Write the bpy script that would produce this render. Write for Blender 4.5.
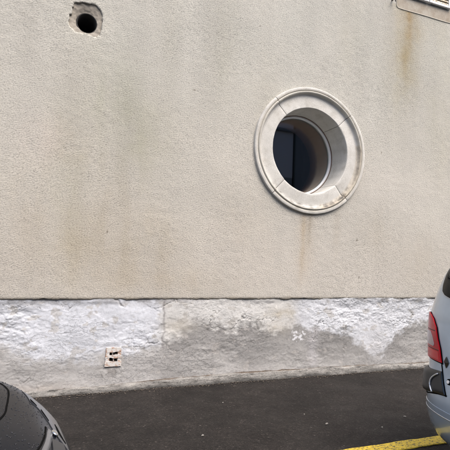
import bpy, bmesh, math, random
import numpy as np
from mathutils import Matrix, Vector
R = math.radians
random.seed(7)
rng = np.random.default_rng(11)
for o in list(bpy.data.objects):
    bpy.data.objects.remove(o)
SC = bpy.context.scene
COL = SC.collection

# ------------------------------------------------------------------ camera
PITCH, YAW, ROLL = R(3.7076), R(21.4499), R(2.0631)
CAM = Vector((0.0, -5.0194, 1.5))
fh = Vector((math.sin(YAW), math.cos(YAW), 0)); rr = Vector((math.cos(YAW), -math.sin(YAW), 0)); zz = Vector((0, 0, 1))
fw = fh * math.cos(PITCH) + zz * math.sin(PITCH); uu = zz * math.cos(PITCH) - fh * math.sin(PITCH)
cr = rr * math.cos(ROLL) + uu * math.sin(ROLL); cu = uu * math.cos(ROLL) - rr * math.sin(ROLL)
cd = bpy.data.cameras.new('camera'); cam = bpy.data.objects.new('camera', cd); COL.objects.link(cam)
m = Matrix.Identity(4)
for i in range(3):
    m[i][0], m[i][1], m[i][2], m[i][3] = cr[i], cu[i], -fw[i], CAM[i]
cam.matrix_world = m
cd.sensor_width = 36.0; cd.lens = 36.0; cd.clip_start = 0.05; cd.clip_end = 1000.0
SC.camera = cam

# ------------------------------------------------------------------ sky, sun, exposure
SUN_EL, SUN_AZ = R(58), R(160)      # azimuth measured from +Y (the wall side) clockwise: behind the camera
w = bpy.data.worlds.new('World'); SC.world = w; w.use_nodes = True
nt = w.node_tree
sky = nt.nodes.new('ShaderNodeTexSky'); sky.sky_type = 'NISHITA'; sky.sun_disc = False
sky.sun_elevation = SUN_EL; sky.sun_rotation = SUN_AZ
sky.air_density = 1.0; sky.dust_density = 6.0; sky.ozone_density = 1.0
bg = nt.nodes['Background']; bg.inputs['Strength'].default_value = 0.15
nt.links.new(sky.outputs[0], bg.inputs['Color'])
sd = bpy.data.lights.new('sun', 'SUN'); sd.energy = 1.3; sd.angle = R(55); sd.color = (1.0, 0.98, 0.95)
sun = bpy.data.objects.new('sun', sd); COL.objects.link(sun)
sv = Vector((math.sin(SUN_AZ) * math.cos(SUN_EL), math.cos(SUN_AZ) * math.cos(SUN_EL), math.sin(SUN_EL)))
sun.rotation_euler = sv.to_track_quat('Z', 'Y').to_euler()
sun.location = sv * 30
SC.view_settings.view_transform = 'Standard'; SC.view_settings.look = 'None'
SC.view_settings.gamma = 1.0; SC.view_settings.use_curve_mapping = False
SC.view_settings.exposure = 0.93

# ------------------------------------------------------------------ helpers
def nz(x, y, seed=0):
    """gradient noise, about -1..1"""
    xi = np.floor(x).astype(np.int64); yi = np.floor(y).astype(np.int64)
    xf = x - xi; yf = y - yi
    def g(ix, iy, dx, dy):
        h = (ix * 374761393 + iy * 668265263 + seed * 974634541) & 0xffffffff
        h = ((h ^ (h >> 13)) * 1274126177) & 0xffffffff
        h = h ^ (h >> 16)
        a = (h % 4096) / 4096.0 * 2 * np.pi
        return np.cos(a) * dx + np.sin(a) * dy
    u = xf * xf * xf * (xf * (xf * 6 - 15) + 10); v = yf * yf * yf * (yf * (yf * 6 - 15) + 10)
    a = g(xi, yi, xf, yf); b = g(xi + 1, yi, xf - 1, yf); c = g(xi, yi + 1, xf, yf - 1); d = g(xi + 1, yi + 1, xf - 1, yf - 1)
    return 1.5 * ((a * (1 - u) + b * u) * (1 - v) + (c * (1 - u) + d * u) * v)
def fbm(x, y, seed=0, o=4, gain=0.5):
    s = 0.0; a = 1.0
    for k in range(o):
        s = s + a * nz(x * 2 ** k + 17.3 * k, y * 2 ** k - 9.1 * k, seed + k); a *= gain
    return s
def sst(a, b, x):
    t = np.clip((x - a) / (b - a), 0, 1); return t * t * (3 - 2 * t)

def link(o, parent=None):
    COL.objects.link(o)
    if parent is not None: o.parent = parent
    return o
def mesh(name, verts, faces, mat, parent=None, smooth=False, mats=None):
    me = bpy.data.meshes.new(name)
    me.from_pydata([tuple(v) for v in verts], [], faces)
    me.update()
    if mat is not None: me.materials.append(mat)
    if smooth: me.polygons.foreach_set('use_smooth', [True] * len(me.polygons))
    return link(bpy.data.objects.new(name, me), parent)
def bmobj(name, bm, mat, parent=None, smooth=False):
    me = bpy.data.meshes.new(name)
    bmesh.ops.recalc_face_normals(bm, faces=bm.faces)
    bm.to_mesh(me); bm.free()
    me.materials.append(mat)
    if smooth: me.polygons.foreach_set('use_smooth', [True] * len(me.polygons))
    return link(bpy.data.objects.new(name, me), parent)
def empty(name, loc=(0, 0, 0)):
    o = bpy.data.objects.new(name, None); o.location = loc; o.empty_display_size = 0.2
    return link(o)
def tag(o, label=None, cat=None, group=None, kind=None):
    if label: o['label'] = label
    if cat: o['category'] = cat
    if group: o['group'] = group
    if kind: o['kind'] = kind
    return o
def add_box(bm, x0, x1, y0, y1, z0, z1, bev=0.0):
    mt = Matrix.Translation(((x0 + x1) / 2, (y0 + y1) / 2, (z0 + z1) / 2)) @ Matrix.Diagonal((abs(x1 - x0), abs(y1 - y0), abs(z1 - z0), 1))
    r = bmesh.ops.create_cube(bm, size=1, matrix=mt)
    if bev:
        es = {e for v in r['verts'] for e in v.link_edges}
        bmesh.ops.bevel(bm, geom=list(es), offset=bev, segments=2, affect='EDGES')
def box(name, x0, x1, y0, y1, z0, z1, mat, parent=None, bev=0.0):
    bm = bmesh.new(); add_box(bm, x0, x1, y0, y1, z0, z1, bev)
    return bmobj(name, bm, mat, parent)
def tube(name, pts, rad, mat, parent=None, seg=8):
    pts = [Vector(p) for p in pts]; V = []; F = []
    n = len(pts)
    for i, p in enumerate(pts):
        t = (pts[min(i + 1, n - 1)] - pts[max(i - 1, 0)]).normalized()
        a = t.cross(Vector((0.13, 0.31, 1))).normalized(); b = t.cross(a)
        for k in range(seg):
            an = 2 * math.pi * k / seg
            V.append(p + (a * math.cos(an) + b * math.sin(an)) * rad)
    for i in range(n - 1):
        for k in range(seg):
            k2 = (k + 1) % seg
            F.append((i * seg + k, i * seg + k2, (i + 1) * seg + k2, (i + 1) * seg + k))
    F.append(tuple(range(seg - 1, -1, -1))); F.append(tuple((n - 1) * seg + k for k in range(seg)))
    return mesh(name, V, F, mat, parent, True)
def set_attr(o, rgb):
    """rgb: (n,3) linear colours per vertex"""
    a = o.data.color_attributes.new('tint', 'FLOAT_COLOR', 'POINT')
    d = np.ones((len(rgb), 4), np.float32); d[:, :3] = rgb
    a.data.foreach_set('color', d.ravel())

# ------------------------------------------------------------------ materials
class NT:
    def __init__(s, name):
        s.m = bpy.data.materials.new(name); s.m.use_nodes = True
        s.t = s.m.node_tree; s.p = s.t.nodes['Principled BSDF']
        s.co = s.n('ShaderNodeTexCoord').outputs['Object']
    def n(s, k, **kw):
        o = s.t.nodes.new(k)
        for a, b in kw.items(): setattr(o, a, b)
        return o
    def l(s, a, b): s.t.links.new(a, b)
    def noise(s, scale, detail=4, rough=0.55, vec=None, dist=0.0):
        o = s.n('ShaderNodeTexNoise'); o.inputs['Scale'].default_value = scale; o.inputs['Detail'].default_value = detail
        o.inputs['Roughness'].default_value = rough; o.inputs['Distortion'].default_value = dist
        s.l(vec if vec is not None else s.co, o.inputs['Vector']); return o.outputs['Fac']
    def ramp(s, fac, stops):
        o = s.n('ShaderNodeValToRGB'); e = o.color_ramp.elements
        while len(e) < len(stops): e.new(0.5)
        for q, (ps, c) in zip(e, stops):
            q.position = ps; q.color = (c if isinstance(c, tuple) else (c, c, c)) + (1,)
        s.l(fac, o.inputs['Fac']); return o.outputs['Color']
    def mix(s, fac, a, b, mode='MIX'):
        o = s.n('ShaderNodeMix', data_type='RGBA', blend_type=mode)
        for k, v in ((0, fac), (6, a), (7, b)):
            if isinstance(v, (int, float)): o.inputs[k].default_value = v
            elif isinstance(v, tuple): o.inputs[k].default_value = v + (1,)
            else: s.l(v, o.inputs[k])
        return o.outputs[2]
    def bump(s, h, strength=0.5, dist=0.01, nrm=None):
        o = s.n('ShaderNodeBump'); o.inputs['Strength'].default_value = strength; o.inputs['Distance'].default_value = dist
        s.l(h, o.inputs['Height'])
        if nrm is not None: s.l(nrm, o.inputs['Normal'])
        return o.outputs['Normal']
    def mapping(s, scale, rot=(0, 0, 0)):
        o = s.n('ShaderNodeMapping'); o.inputs['Scale'].default_value = scale; o.inputs['Rotation'].default_value = rot
        s.l(s.co, o.inputs['Vector']); return o.outputs['Vector']
    def set(s, **kw):
        for k, v in kw.items():
            i = s.p.inputs[k.replace('_', ' ')]
            if isinstance(v, (int, float)): i.default_value = v
            elif isinstance(v, tuple): i.default_value = v + (1,) if len(v) == 3 else v
            else: s.l(v, i)
        return s.m

def plain(name, col, rough=0.6, metal=0.0, var=0.12, scale=30, **kw):
    n = NT(name)
    c = n.mix(n.noise(scale, 4), tuple(x * (1 - var) for x in col), tuple(min(1, x * (1 + var)) for x in col))
    return n.set(Base_Color=c, Roughness=rough, Metallic=metal, **kw)

def mat_render():
    n = NT('roughcast_render')
    at = n.n('ShaderNodeAttribute', attribute_name='tint').outputs['Color']
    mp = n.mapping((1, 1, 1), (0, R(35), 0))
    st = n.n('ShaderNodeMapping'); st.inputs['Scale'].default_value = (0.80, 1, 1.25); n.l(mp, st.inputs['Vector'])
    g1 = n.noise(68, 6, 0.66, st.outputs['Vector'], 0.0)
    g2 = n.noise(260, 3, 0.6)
    c = n.mix(1.0, at, n.ramp(g1, [(0.30, 0.58), (0.46, 0.97), (0.72, 1.15)]), 'MULTIPLY')  # pits of the grain painted darker, their shading put into the colour
    c = n.mix(1.0, c, n.ramp(g2, [(0.25, 0.88), (0.75, 1.10)]), 'MULTIPLY')
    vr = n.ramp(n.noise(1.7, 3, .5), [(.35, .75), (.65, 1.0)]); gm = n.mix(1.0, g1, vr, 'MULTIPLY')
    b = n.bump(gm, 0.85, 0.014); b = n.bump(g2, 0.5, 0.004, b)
    return n.set(Base_Color=c, Roughness=0.93, Normal=b, Specular_IOR_Level=0.25)
def mat_plinth():
    n = NT('whitewashed_rubble')
    at = n.n('ShaderNodeAttribute', attribute_name='tint').outputs['Color']
    g1 = n.noise(38, 6, 0.65, None, 0.5); g2 = n.noise(160, 4, 0.6)
    c = n.mix(1.0, at, n.ramp(g1, [(0.28, 0.84), (0.5, 1.0), (0.75, 1.07)]), 'MULTIPLY')
    c = n.mix(1.0, c, n.ramp(g2, [(0.2, 0.9), (0.8, 1.08)]), 'MULTIPLY')
    fl = n.noise(5.2, 9, 0.62, n.mapping((1, 1, 1.9)), 0.15)
    fh = n.ramp(fl, [(0.40, 0.0), (0.412, 0.3), (0.47, 0.34), (0.482, 0.62), (0.56, 0.68), (0.572, 1.0)])
    gate = n.ramp(n.noise(1.9, 3, 0.5), [(0.40, 0.0), (0.60, 1.0)])
    b = n.bump(n.mix(1.0, fh, gate, 'MULTIPLY'), 0.75, 0.016)
    b = n.bump(g1, 0.22, 0.010, b); b = n.bump(g2, 0.3, 0.003, b)
    return n.set(Base_Color=c, Roughness=0.85, Normal=b, Specular_IOR_Level=0.3)
def mat_stone():
    n = NT('oculus_stone')
    g1 = n.noise(7, 6, 0.6); g2 = n.noise(90, 4, 0.6)
    c = n.ramp(g1, [(0.25, (0.42, 0.40, 0.36)), (0.45, (0.56, 0.55, 0.515)), (0.7, (0.62, 0.61, 0.58))])
    c = n.mix(1.0, c, n.ramp(g2, [(0.25, 0.82), (0.7, 1.06)]), 'MULTIPLY')
    # soot and lichen caught in the lower part of the moulding
    at = n.n('ShaderNodeAttribute', attribute_name='tint').outputs['Color']
    c = n.mix(1.0, c, at, 'MULTIPLY')
    return n.set(Base_Color=c, Roughness=0.85, Normal=n.bump(n.noise(150, 5, .7), 0.5, 0.005, n.bump(g2, 0.3, 0.006)))
def mat_asphalt():
    n = NT('asphalt')
    v = n.n('ShaderNodeTexVoronoi', feature='F1'); v.inputs['Scale'].default_value = 95; n.l(n.co, v.inputs['Vector'])
    w_ = n.n('ShaderNodeTexWhiteNoise'); w_.noise_dimensions = '3D'; n.l(v.outputs['Position'], w_.inputs['Vector'])
    spec = n.ramp(w_.outputs['Value'], [(0.0, 0.55), (0.55, 0.85), (0.86, 1.1), (0.95, 1.4), (0.992, 1.9), (1.0, 4.0)])
    big = n.noise(1.3, 5, 0.6)
    c = n.ramp(big, [(0.3, (0.0145, 0.0126, 0.0115)), (0.7, (0.027, 0.0232, 0.0212))])
    c = n.mix(1.0, c, spec, 'MULTIPLY')
    c = n.mix(1.0, c, n.ramp(n.noise(28, 4, 0.7), [(0.3, 0.72), (0.7, 1.25)]), 'MULTIPLY')
    c = n.mix(1.0, c, n.ramp(n.noise(5, 6, 0.65), [(0.33, 0.78), (0.5, 1.0), (0.68, 1.22)]), 'MULTIPLY')
    g = n.noise(150, 4, 0.7)
    b = n.bump(v.outputs['Distance'], 0.9, 0.006); b = n.bump(g, 0.6, 0.004, b)
    rg = n.ramp(n.noise(2.2, 4, 0.6), [(0.3, 0.62), (0.7, 0.9)])
    return n.set(Base_Color=c, Roughness=rg, Normal=b, Specular_IOR_Level=0.22)
def mat_yellow():
    n = NT('worn_yellow_paint')
    wear = n.noise(38, 6, 0.75, n.mapping((1, 1.6, 1)), 0.4)
    f = n.ramp(wear, [(0.425, 1.0), (0.485, 0.0)])
    c = n.mix(n.noise(6, 4), (0.66, 0.45, 0.03), (0.78, 0.58, 0.06))
    c = n.mix(f, c, (0.045, 0.04, 0.035))
    return n.set(Base_Color=c, Roughness=0.6, Normal=n.bump(n.noise(140, 3), 0.7, 0.004))
def mat_kerb():
    n = NT('concrete_fillet')
    at = n.n('ShaderNodeAttribute', attribute_name='tint').outputs['Color']
    g = n.noise(60, 5, 0.65); d = n.noise(9, 7, 0.7, n.mapping((1, 2.5, 4)), 0.4)
    c = n.mix(1.0, at, n.ramp(g, [(0.25, 0.62), (0.7, 1.15)]), 'MULTIPLY')
    c = n.mix(1.0, c, n.ramp(d, [(0.34, 0.42), (0.46, 0.85), (0.62, 1.08)]), 'MULTIPLY')
    b = n.bump(d, 0.8, 0.03); b = n.bump(g, 0.9, 0.010, b)
    return n.set(Base_Color=c, Roughness=0.9, Normal=b)
def mat_paint(name, col, flake=0.5, rough=0.32, coat=1.0):
    n = NT(name)
    c = n.mix(n.noise(700, 2), tuple(x * 0.92 for x in col), tuple(x * 1.08 for x in col))
    d = n.ramp(n.noise(9, 5, 0.6), [(0.3, 0.9), (0.7, 1.0)])
    c = n.mix(1.0, c, d, 'MULTIPLY')
    return n.set(Base_Color=c, Roughness=rough, Metallic=flake, Coat_Weight=coat, Coat_Roughness=0.04, Specular_IOR_Level=.5 if coat > .5 else .07)

M = {}
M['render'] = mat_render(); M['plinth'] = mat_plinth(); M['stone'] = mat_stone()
M['asphalt'] = mat_asphalt(); M['yellow'] = mat_yellow(); M['kerb'] = mat_kerb()
M['mortar'] = plain('mortar_patch', (0.30, 0.275, 0.235), 0.92, var=0.12, scale=45)
M['dark_mortar'] = plain('dark_joint', (0.09, 0.08, 0.07), 0.95)
M['flue'] = plain('sooty_flue', (0.035, 0.033, 0.032), 0.85, var=0.4)
M['flue_rim'] = plain('flue_clay', (0.10, 0.095, 0.09), 0.7, var=0.3)
M['white_frame'] = plain('white_window_paint', (0.70, 0.71, 0.73), 0.4, var=0.06)
M['brown'] = plain('brown_sealant', (0.16, 0.09, 0.06), 0.7)
M['lining'] = plain('brown_painted_lining', (0.44, 0.25, 0.19), .6, var=.15)
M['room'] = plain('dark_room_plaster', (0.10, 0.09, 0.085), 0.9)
def _glass():
    n = NT('window_glass'); t = n.t
    out = [x for x in t.nodes if x.type == 'OUTPUT_MATERIAL'][0]
    lw = n.n('ShaderNodeLayerWeight'); lw.inputs['Blend'].default_value = 0.5
    pw = n.n('ShaderNodeMath', operation='POWER'); pw.inputs[1].default_value = 5.0; n.l(lw.outputs['Facing'], pw.inputs[0])
    fr = n.n('ShaderNodeMath', operation='MULTIPLY_ADD'); fr.inputs[1].default_value = 0.96; fr.inputs[2].default_value = 0.04; n.l(pw.outputs[0], fr.inputs[0])
    tr = n.n('ShaderNodeBsdfTransparent'); tr.inputs['Color'].default_value = (.90, .93, .93, 1)
    gl = n.n('ShaderNodeBsdfGlossy'); gl.inputs['Roughness'].default_value = 0.0; gl.inputs['Color'].default_value = (1, 1, 1, 1)
    mx = n.n('ShaderNodeMixShader'); n.l(fr.outputs[0], mx.inputs[0]); n.l(tr.outputs[0], mx.inputs[1]); n.l(gl.outputs[0], mx.inputs[2])
    n.l(mx.outputs[0], out.inputs['Surface']); t.nodes.remove(n.p)
    return n.m
M['glass'] = _glass()
M['shutter'] = plain('white_shutter_paint', (0.72, 0.72, 0.72), 0.5, var=0.08)
def _slat():
    n = NT('flaking_cream_slat')
    c = n.ramp(n.noise(26, 5, 0.7), [(0.38, (0.33, 0.22, 0.11)), (0.5, (0.62, 0.56, 0.45)), (0.62, (0.7, 0.68, 0.62))])
    return n.set(Base_Color=c, Roughness=0.7)
M['slat'] = _slat()
def _tc():
    n = NT('painted_terracotta')
    c = n.ramp(n.noise(24, 5, 0.65), [(0.34, (0.34, 0.17, 0.10)), (0.44, (0.46, 0.36, 0.30)), (0.52, (0.60, 0.58, 0.56))])
    return n.set(Base_Color=c, Roughness=0.85, Normal=n.bump(n.noise(90, 4), 0.5, 0.005))
M['terracotta'] = _tc()
M['iron'] = plain('rusty_iron', (0.06, 0.05, 0.045), 0.6, var=0.3)
M['smooth_render'] = None

# ------------------------------------------------------------------ road
def graded(lo, a, b, hi, step, grow=1.35, mx=1.0):
    core = list(np.arange(a, b + step * 0.5, step)); s = step; x = a; left = []
    while x > lo:
        s = min(s * grow, mx); x = max(lo, x - s); left.append(x)
    s = step; x = core[-1]; right = []
    while x < hi:
        s = min(s * grow, mx); x = min(hi, x + s); right.append(x)
    return np.array(left[::-1] + core + right)

def road():
    xs = graded(-150, -1.5, 6.5, 150, 0.05, 1.3, 12); ys = graded(-150, -3.5, 0.1, 150, 0.05, 1.3, 12)
    X, Y = np.meshgrid(xs, ys)
    Z = 0.004 * fbm(X * 0.9, Y * 0.9, 3, 3) + 0.0018 * fbm(X * 7, Y * 7, 4, 2)
    Z = Z * (np.abs(X) < 30) * (np.abs(Y) < 12)
    V = np.stack([X, Y, Z], -1).reshape(-1, 3); nx, ny = len(xs), len(ys)
    F = [(j * nx + i, j * nx + i + 1, (j + 1) * nx + i + 1, (j + 1) * nx + i) for j in range(ny - 1) for i in range(nx - 1)]
    o = mesh('road', V, F, M['asphalt'], None, True)
    tag(o, kind='structure'); return o
ROAD = road()

def yellow_line():
    xs = np.arange(-7.6, 9.0, 0.02); n = len(xs)
    yc = -2.078 + 0.006 * nz(xs * 0.7, xs * 0 + 2.2, 5)
    e1 = yc - 0.068 + 0.006 * fbm(xs * 9, xs * 0 + .5, 21, 4); e2 = yc + 0.068 + 0.006 * fbm(xs * 9, xs * 0 + 7.5, 22, 4)
    V = []; F = []
    zt = 0.0115
    for x, a, b in zip(xs, e1, e2): V += [(x, a, zt - .006), (x, a + .004, zt), (x, b - .004, zt), (x, b, zt - .006)]
    for i in range(n - 1):
        for k in range(3): F.append((4 * i + k, 4 * (i + 1) + k, 4 * (i + 1) + k + 1, 4 * i + k + 1))
    return mesh('yellow_line', V, F, M['yellow'], ROAD)
yellow_line()

# ------------------------------------------------------------------ the building
BLD = empty('building', (2.5, 0.0, 0.0))
BLD.location = (0, 0, 0)
tag(BLD, 'beige roughcast building with round stone window above a whitewashed base', 'building')
OC = (3.148, 2.893); R_OUT = 0.833; R_IN = 0.565
HOLE = (0.268, 3.977)
ZP = 0.966

def grid_wall(name, xs, zs, disp, mat, keep=None, snap=None, tint=None, y0=0.0):
    X, Z = np.meshgrid(xs, zs)
    if snap is not None: X, Z = snap(X, Z)
    Y = y0 - disp(X, Z)
    nx, n_z = len(xs), len(zs)
    idx = np.arange(nx * n_z).reshape(n_z, nx)
    q = np.stack([idx[:-1, :-1], idx[:-1, 1:], idx[1:, 1:], idx[1:, :-1]], -1).reshape(-1, 4)
    if keep is not None:
        cx = (X[:-1, :-1] + X[1:, 1:]) / 2; cz = (Z[:-1, :-1] + Z[1:, 1:]) / 2
        q = q[keep(cx, cz).ravel()]
    V = np.stack([X, Y, Z], -1).reshape(-1, 3)
    me = bpy.data.meshes.new(name)
    me.vertices.add(len(V)); me.vertices.foreach_set('co', V.astype(np.float32).ravel())
    me.loops.add(len(q) * 4); me.loops.foreach_set('vertex_index', q.astype(np.int32).ravel())
    me.polygons.add(len(q)); me.polygons.foreach_set('loop_start', np.arange(len(q), dtype=np.int32) * 4)
    me.polygons.foreach_set('use_smooth', np.ones(len(q), bool))
    me.update(calc_edges=True); me.validate()
    me.materials.append(mat)
    o = link(bpy.data.objects.new(name, me), BLD)
    if tint is not None: set_attr(o, tint(X.ravel(), Z.ravel()))
    return o

# --- roughcast wall
def hole_r(th):
    """ragged edge of the chipped render round the flue hole"""
    return 0.183 + 0.018 * nz(th * 1.5 + 4, th * 0 + 1.5, 31) + 0.012 * nz(th * 4, th * 0 + 3.5, 33) + 0.02 * np.cos(4 * (th - 0.8)) * 0.6
HOC = (0.262, 4.008)
def wall_snap(X, Z):
    dx, dz = X - HOC[0], Z - HOC[1]; r = np.hypot(dx, dz); th = np.arctan2(dz, dx); rh = hole_r(np.mod(th, 2 * np.pi))
    near = np.abs(r - rh) < 0.0105
    k = np.where(near, rh / np.maximum(r, 1e-6), 1.0)
    X2, Z2 = HOC[0] + dx * k, HOC[1] + dz * k
    # uneven lower edge of the render
    lip = 0.010 * fbm(X2 * 6, X2 * 0 + 1.5, 151, 5, .65) * sst(0.06, 0.0, Z2 - ZP)
    return X2, Z2 + lip
def wall_keep(cx, cz):
    r1 = np.hypot(cx - OC[0], cz - OC[1]); dx, dz = cx - HOC[0], cz - HOC[1]
    return (r1 > R_OUT - 0.03) & (np.hypot(dx, dz) > hole_r(np.mod(np.arctan2(dz, dx), 2 * np.pi)))
def wall_disp(X, Z):
    c, s = math.cos(R(35)), math.sin(R(35))
    U, V = X * c - Z * s, X * s + Z * c
    big = 0.006 * fbm(X * 0.6, Z * 0.6, 41, 3)
    g = fbm(U * 11, V * 15, 44, 2, 0.5)
    h = big + 0.0022 * g * (0.75 + 0.5 * nz(X * 1.3, Z * 1.1, 47))
    # the render is rounded back where it stops above the plinth
    edge = sst(0.022, 0.0, Z - ZP); h = h - 0.010 * edge ** 2
    return h
def wall_tint(X, Z):
    base = np.array([0.512, 0.493, 0.446]); n = len(X); c = np.tile(base, (n, 1))
    f1 = fbm(X * 0.55 + 3, Z * 0.45, 51, 4); f2 = fbm(X * 1.6, Z * 0.7, 55, 4); f3 = fbm(X * 5, Z * 4, 58, 3)
    c *= (1 + 0.045 * f1 + 0.04 * f2 + 0.03 * f3)[:, None]
    c *= (1 + 0.045 * fbm(X * 3.2, Z * 0.3, 57, 4) * sst(1.5, 4.0, Z))[:, None]
    def stain(mask, col):
        nonlocal c
        mk = np.clip(mask, 0, 1)[:, None]; c = c * (1 - mk + mk * np.array(col))
    def blob(x, z, rx, rz): return np.exp(-(((X - x) / rx) ** 2 + ((Z - z) / rz) ** 2))
    # greyer and slightly green upper wall, creamier below
    stain(sst(2.4, 4.4, Z) * (0.75 + 0.3 * f2), (0.915, 0.938, 0.945))
    stain(sst(2.6, 1.0, Z) * 0.8, (1.05, 1.03, 1.035))
    # old rain-wash: broad blotches with broken edges
    br = sst(-0.55, 0.65, f2 + 0.5 * f3); vert = sst(-.4, .6, fbm(X * 4.5, Z * 0.8, 153, 4))
    for x, z, rx, rz, k, col in (
            (0.02, 2.65, .34, .26, .9, (1.10, 1.05, 1.06)), (1.8, 2.75, .75, .30, .7, (1.06, 1.05, 1.05)), (4.4, 2.55, .8, .35, .7, (1.06, 1.045, 1.05)), (2.6, 1.5, .9, .3, .5, (1.05, 1.04, 1.04)),
            (0.20, 2.65, .22, .85, 1.0, (0.85, 0.85, 0.77)), (0.62, 3.2, .32, .55, .9, (0.86, 0.875, 0.83)), (0.95, 2.75, .42, .42, 1.0, (0.83, 0.84, 0.78)), (0.62, 1.85, .36, .55, 1.0, (0.85, 0.81, 0.73)),
            (1.06, 1.55, .40, .42, .9, (0.86, 0.825, 0.75)), (0.18, 1.48, .32, .40, .9, (0.87, 0.84, 0.765)), (-.25, 1.75, .25, .6, .8, (0.88, 0.84, 0.78)), (1.3, 1.15, .7, .16, .8, (0.88, 0.84, 0.77)),
            (4.65, 4.2, .30, .75, .9, (0.87, 0.85, 0.77)), (5.4, 3.9, .35, 1.0, .9, (0.89, 0.88, 0.81)), (4.2, 1.85, .35, .35, .9, (0.90, 0.885, 0.86)), (5.0, 1.5, .45, .4, .7, (0.92, 0.90, 0.86)),
            (1.85, 4.0, .20, .9, .9, (0.88, 0.88, 0.85)), (1.2, 4.1, .14, .7, .7, (0.90, 0.90, 0.87)), (3.75, 4.6, .3, .7, .7, (0.92, 0.91, 0.87)), (2.45, 3.6, .25, .6, .6, (0.93, 0.92, 0.88)), (2.2, 1.9, .4, .5, .6, (0.93, 0.90, 0.86))):
        stain(blob(x, z, rx, rz) * k * (0.35 + 0.45 * br + 0.35 * vert), col)
    # rust run below the corner of the upper window ledge
    wob = 0.03 * nz(Z * 2.2, Z * 0 + 4.4, 61)
    def run(x, z1, z0, wd, fade=0.25): return np.exp(-((X - x - wob) / wd) ** 2) * sst(z0, z0 + (z1 - z0) * 0.55, Z) * (Z < z1 + .02) * (0.75 + 0.35 * f3)
    stain(run(4.74, 5.2, 4.0, 0.15) * 0.75, (0.86, 0.78, 0.63))
    stain(run(4.78, 5.2, 4.55, 0.05) * 0.7, (0.84, 0.72, 0.54))
    stain(run(4.70, 5.2, 3.6, 0.24) * 0.75, (0.86, 0.79, 0.66))
    stain(run(4.92, 5.2, 4.5, 0.12) * 0.5, (0.80, 0.72, 0.6))
    stain(run(5.3, 5.2, 4.7, 0.25) * 0.6, (0.86, 0.83, 0.77))
    # drip below the round window
    stain(run(3.045, 2.07, 0.97, 0.035) * 0.75, (0.87, 0.80, 0.70))
    stain(run(3.13, 2.07, 1.55, 0.030) * 0.9, (0.70, 0.66, 0.60))
    stain(run(3.08, 2.07, 0.98, 0.13) * 0.7, (0.86, 0.80, 0.72))
    stain(run(3.55, 2.3, 1.3, 0.06) * 0.45, (0.86, 0.82, 0.76))
    # dark pock marks
    for px, pz, pr in ((1.52, 3.43, .012), (3.95, 1.25, .014), (2.35, 4.4, .01), (4.3, 3.0, .012), (0.6, 1.7, .011), (3.9, 1.75, .016)):
        stain((np.hypot(X - px, Z - pz) < pr) * 0.9, (0.45, 0.42, 0.38))
    # grime line along the bottom edge of the render
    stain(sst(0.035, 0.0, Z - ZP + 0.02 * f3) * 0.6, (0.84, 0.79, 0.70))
    # wash around the chipped hole
    rh = np.hypot(X - HOC[0], Z - HOC[1]); stain(sst(0.34, 0.19, rh) * 0.35, (1.1, 1.09, 1.07))
    return np.clip(c, 0.02, 0.85)
WX = graded(-9, -1.3, 6.4, 15, 0.0145, 1.25, 0.5); WZ = graded(ZP, ZP, 5.75, 8.2, 0.0145, 1.25, 0.4)
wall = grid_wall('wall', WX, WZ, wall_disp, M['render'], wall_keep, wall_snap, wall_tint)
# returns: lower lip and the chipped edge get thickness
bm = bmesh.new(); bm.from_mesh(wall.data)
be = [e for e in bm.edges if e.is_boundary and (
    all(v.co.z < ZP + 0.02 for v in e.verts) or all(math.hypot(v.co.x - HOC[0], v.co.z - HOC[1]) < 0.3 for v in e.verts))]
ex = bmesh.ops.extrude_edge_only(bm, edges=be)
for v in ex['geom']:
    if isinstance(v, bmesh.types.BMVert): v.co.y = 0.045
bm.to_mesh(wall.data); bm.free()

# --- chipped patch and flue
def flue():
    nr, nt_ = 26, 120
    V = []; F = []; r0 = 0.108
    hx, hz = HOLE[0], HOLE[1] - 0.004
    for i in range(nr):
        t = i / (nr - 1)
        for k in range(nt_):
            a = 2 * math.pi * k / nt_; ca, sa = math.cos(a), math.sin(a)
            x0, z0 = hx + r0 * ca, hz + r0 * 1.04 * sa
            x1, z1 = HOC[0] + 0.235 * ca, HOC[1] + 0.235 * sa
            x, z = x0 + (x1 - x0) * t, z0 + (z1 - z0) * t
            # bowl dug out above the flue, smeared mortar below
            y = 0.010 + 0.034 * (1 - t) ** 2 * (0.35 + 0.65 * max(0, sa * 0.8 - ca * 0.45 + 0.3)) + 0.005 * float(fbm(np.array([x * 22]), np.array([z * 22]), 71, 3)[0])
            V.append((x, y, z))
    for i in range(nr - 1):
        for k in range(nt_):
            k2 = (k + 1) % nt_; F.append((i * nt_ + k, i * nt_ + k2, (i + 1) * nt_ + k2, (i + 1) * nt_ + k))
    p = mesh('mortar_patch', V, F, M['mortar'], BLD, True)
    V = []; F = []; n = 64
    prof = [(0.118, 0.10), (0.116, 0.035), (0.108, 0.022), (0.100, 0.030), (0.099, 0.7)]
    for r, y in prof:
        for k in range(n):
            a = 2 * math.pi * k / n; V.append((hx + r * math.cos(a), y, hz + r * 1.03 * math.sin(a)))
    for i in range(len(prof) - 1):
        for k in range(n):
            k2 = (k + 1) % n; F.append((i * n + k, i * n + k2, (i + 1) * n + k2, (i + 1) * n + k))
    F.append(tuple((len(prof) - 1) * n + k for k in range(n)))
    mesh('flue_pipe', V, F, M['flue'], p, True)
flue()

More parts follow.
